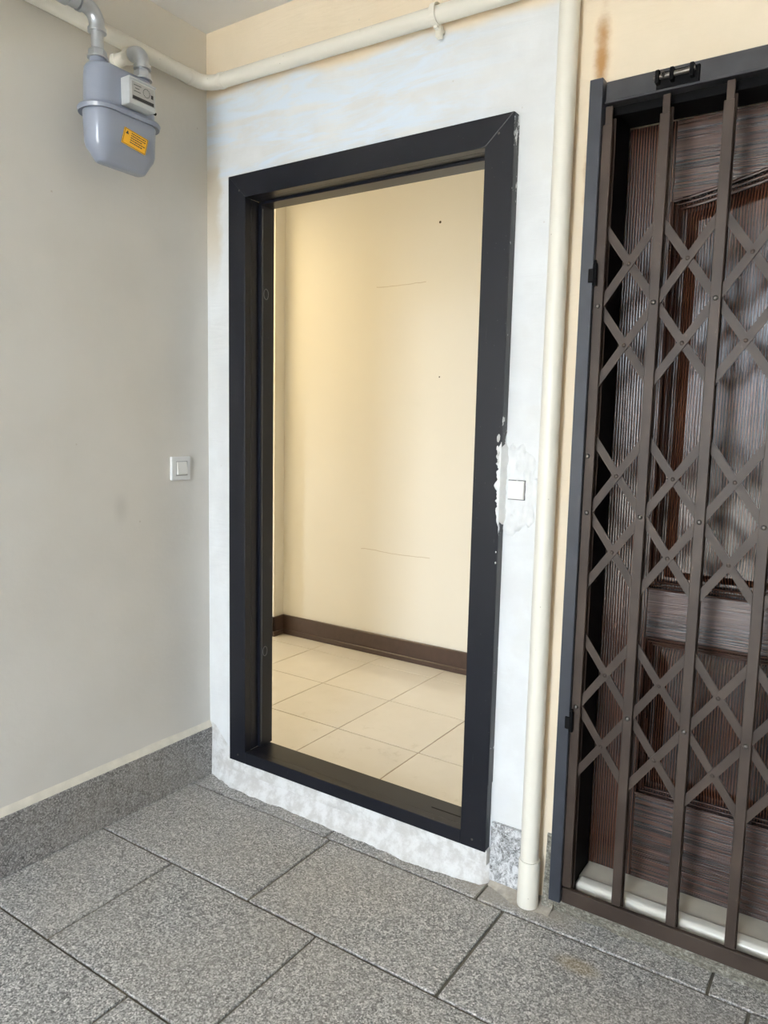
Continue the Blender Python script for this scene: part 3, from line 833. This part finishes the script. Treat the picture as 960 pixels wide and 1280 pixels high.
box(b, 0.902, 0.918, -0.030, -0.012, 2.330, 2.362, 0.002); box(b, 0.904, 0.916, -0.044, 0.0, 2.346, 2.356, 0.001)
P('pipe_clip', b, M['pipe'], hp, label='saddle clip')
vp = thing('vertical_pipe', 'upright cream painted drainpipe from ceiling to floor between black frame and grille', 'pipe', (1.278, -0.042, 0.0))
RV = 0.0245
b = bmesh.new(); sweep(b, [(1.2745, -0.0300, H), (1.2750, -0.0300, 2.3), (1.2770, -0.036, 0.9), (1.2790, -0.040, 0.125)], RV, 28); P('tube', b, M['pipe'], vp, True)
b = bmesh.new(); sweep(b, [(1.2795, -0.040, 0.004), (1.2795, -0.040, 0.008), (1.2800, -0.040, 0.132), (1.2800, -0.040, 0.136)], [RV+0.0035, RV+0.0045, RV+0.0045, RV+0.003], 28); P('socket', b, M['pipe'], vp, True)

# ---------------------------------------------------------------- gas meter
gm = thing('gas_meter', 'blue grey domestic gas meter with yellow sticker hanging on the left wall', 'gas meter', (0.12, -0.4315, 1.995))
MX0, MX1, MY0, MY1 = 0.068, 0.172, -0.547, -0.330
CX, CY = (MX0+MX1)/2, (MY0+MY1)/2
def ring(z, ins, r=0.050, dx=0.0, dy=0.0):
    return [(x, y_, z) for x, y_ in rounded(MX0+ins, MX1-ins, MY0+ins, MY1-ins, min(max(r-ins*0.5, 0.01), (MX1-MX0)/2-ins-0.001), 7)]
b = bmesh.new(); loft(b, [ring(2.146, 0.002), ring(2.230, 0.004), ring(2.248, 0.006), ring(2.257, 0.012), ring(2.261, 0.022)])
P('upper_case', b, M['meter'], gm, True)
b = bmesh.new(); loft(b, [ring(2.005, 0.036), ring(2.008, 0.030), ring(2.034, 0.014), ring(2.043, 0.007), ring(2.056, 0.003), ring(2.140, 0.0)])
P('lower_case', b, M['meter'], gm, True)
b = bmesh.new(); loft(b, [ring(2.135, -0.006), ring(2.133, -0.009), ring(2.143, -0.0115), ring(2.148, -0.009), ring(2.149, 0.002)])
P('flange', b, M['meter'], gm, True)
# index box
FX = 0.204
ix = P('index_box', B(0.166, FX, -0.4700, -0.3820, 2.157, 2.229, 0.0025, 2), M['grey_box'], gm, label='light grey counter box')
P('dial_plate', B(FX-0.0005, FX+0.0012, -0.4620, -0.3870, 2.170, 2.217, 0.0006), M['plate'], ix, label='printed dial plate')
P('counter_window', B(FX+0.0010, FX+0.0020, -0.4600, -0.3900, 2.1715, 2.1800), M['ink'], ix)
b = bmesh.new()
for r_, (y0_, y1_) in enumerate(((-0.456, -0.432), (-0.452, -0.438), (-0.456, -0.434))):
    box(b, FX+0.0010, FX+0.0017, y0_, y1_, 2.208-0.008*r_, 2.2095-0.008*r_)
for a in range(16):
    t0 = 2*PI*a/16; yy, zz = -0.414+0.011*math.cos(t0), 2.199+0.011*math.sin(t0)
    box(b, FX+0.0010, FX+0.0017, yy-0.001, yy+0.001, zz-0.001, zz+0.001)
box(b, FX+0.0010, FX+0.0017, -0.3985, -0.3915, 2.190, 2.200)
P('printed_marks', b, M['ink'], ix)
P('plate_lip', B(FX-0.012, FX+0.004, -0.4700, -0.3820, 2.221, 2.2265, 0.001), M['grey_box'], ix)
b = bmesh.new(); sweep(b, [(0.192, -0.386, 2.163), (0.192, -0.372, 2.161)], 0.004, 10); P('seal', b, M['dark'], gm, True)
# yellow warning sticker, slightly askew
c0 = Vector((MX1+0.0004, -0.429, 2.075)); uy = Vector((0, 0.0785, -0.012)); uz = Vector((0, 0.0125, 0.044)); 
def sp(u, v, d=0.0): return c0+uy*(u-0.5)+uz*(v-0.5)+Vector((d, 0, 0))
def quad(b, u0, u1, v0, v1, d0, d1): prism(b, [(u0, v0), (u1, v0), (u1, v1), (u0, v1)], lambda u, v, t: sp(u, v, t), d0, d1)
b = bmesh.new(); quad(b, 0, 1, 0, 1, -0.0012, 0.0008); sk = P('sticker', b, M['yellow'], gm, label='yellow warning sticker with black print')
b = bmesh.new()
for e in ((0.02, 0.98, 0.03, 0.05), (0.02, 0.98, 0.95, 0.97), (0.02, 0.033, 0.03, 0.97), (0.967, 0.98, 0.03, 0.97)): quad(b, *e, 0.0008, 0.0011)
prism(b, [(0.07, 0.66), (0.20, 0.66), (0.135, 0.88)], lambda u, v, t: sp(u, v, t), 0.0008, 0.0011)
random.seed(3)
for r_, vv in enumerate((0.80, 0.66, 0.52, 0.38, 0.24)):
    u = 0.30
    while u < (0.90 if r_ not in (2, 4) else 0.78):
        du = random.uniform(0.03, 0.09); quad(b, u, min(u+du, 0.92), vv, vv+0.06, 0.0008, 0.0011); u += du+0.015
P('print', b, M['ink'], sk)
# union nuts, risers, elbows
def hexnut(b, c, r, h, n=6):
    c = Vector(c); rr = []
    for z, k in ((0, 0.93), (h*0.15, 1.0), (h*0.85, 1.0), (h, 0.93)):
        rr.append([(c.x+r*k*math.cos(2*PI*i/n), c.y+r*k*math.sin(2*PI*i/n), c.z+z) for i in range(n)])
    loft(b, rr)
for nm, yy, lab, ztop in (('inlet', -0.5065, 'inlet', 2.352), ('outlet', -0.3590, 'outlet', 2.338)):
    b = bmesh.new(); sweep(b, [(0.12, yy, 2.252), (0.12, yy, 2.276)], 0.0215, 20); P('port', b, M['meter'], gm, True)
    b = bmesh.new(); hexnut(b, (0.12, yy, 2.274), 0.0245, 0.022); sweep(b, [(0.12, yy, 2.2725), (0.12, yy, 2.2775)], 0.0275, 20)
    P('union_nut', b, M['zinc'], gm)
ip = thing('inlet_pipe', 'galvanised steel pipe and elbow rising from the left port of the gas meter', 'pipe', (0.12, -0.5065, 2.297))
b = bmesh.new(); sweep(b, [(0.12, -0.5065, 2.2965), (0.12, -0.5065, 2.352)], 0.0165, 20); P('riser', b, M['zinc'], ip, True)
r = 0.0205
el = [(0.12, -0.5065, 2.344), (0.12, -0.5065, 2.350)]+bend((0.12, -0.5065, 2.352), (0.12, -0.5065, 2.396), (0.12, -0.548, 2.3965), 8)+[(0.12, -0.560, 2.3965)]
b = bmesh.new(); sweep(b, el, r, 22)
for p, q in (((0.12, -0.5065, 2.340), (0.12, -0.5065, 2.350)), ((0.12, -0.553, 2.3965), (0.12, -0.563, 2.3965))): sweep(b, [p, q], r+0.004, 22)
P('elbow', b, M['zinc'], ip, True)
b = bmesh.new(); sweep(b, [(0.12, -0.560, 2.3965), (0.12, -0.572, 2.3965)], 0.0165, 20)
sweep(b, [(0.12, -0.566, 2.3965), (0.12, -0.569, 2.3965), (0.12, -0.590, 2.3965), (0.12, -0.593, 2.3965)], [0.021, 0.0235, 0.0235, 0.021], 8)
sweep(b, [(0.12, -0.592, 2.3965), (0.12, -0.596, 2.3965), (0.12, -0.617, 2.3965), (0.12, -0.620, 2.3965)], [0.0225, 0.026, 0.026, 0.0225], 22)
P('union', b, M['zinc'], ip, True)
b = bmesh.new(); sweep(b, [(0.12, -0.618, 2.3965), (0.12, -0.80, 2.3965)]+bend((0.12, -0.80, 2.3965), (0.12, -0.84, 2.3965), (0.12, -0.84, 2.36), 6)+[(0.12, -0.84, 2.33)]+bend((0.12, -0.84, 2.33), (0.12, -0.84, 2.29), (0.08, -0.84, 2.29), 6)+[(0.001, -0.84, 2.29)], 0.0175, 20)
sweep(b, [(0.12, -0.632, 2.3965), (0.12, -0.660, 2.3965)], 0.022, 20)
P('feed_tube', b, M['pipe'], ip, True, 'cream painted tube')
op = thing('outlet_pipe', 'galvanised steel elbow from the right port of the gas meter to the cream pipe', 'pipe', (0.12, -0.359, 2.297))
b = bmesh.new(); sweep(b, [(0.12, -0.359, 2.2965), (0.12, -0.359, 2.310)], 0.0165, 20); P('riser', b, M['zinc'], op, True)
el = [(0.12, -0.359, 2.304), (0.12, -0.359, 2.312)]+bend((0.12, -0.359, 2.314), (0.12, -0.359, 2.3525), (0.082, -0.359, 2.3525), 8)+[(0.076, -0.359, 2.3525)]
b = bmesh.new(); sweep(b, el, r, 22); sweep(b, [(0.12, -0.359, 2.302), (0.12, -0.359, 2.312)], r+0.004, 22)
P('elbow', b, M['zinc'], op, True)
b = bmesh.new()
sweep(b, [(0.078, -0.359, 2.3525), (0.076, -0.359, 2.3525), (0.054, -0.359, 2.3525), (0.052, -0.359, 2.3525)], [0.0195, 0.0235, 0.0235, 0.020], 8)
sweep(b, [(0.054, -0.359, 2.3525), (0.014, -0.359, 2.3525), (0.012, -0.359, 2.3525), (0.001, -0.359, 2.3525)], [0.0185, 0.0185, 0.0225, 0.0225], 20)
P('union', b, M['pipe'], op, True, 'cream painted union')
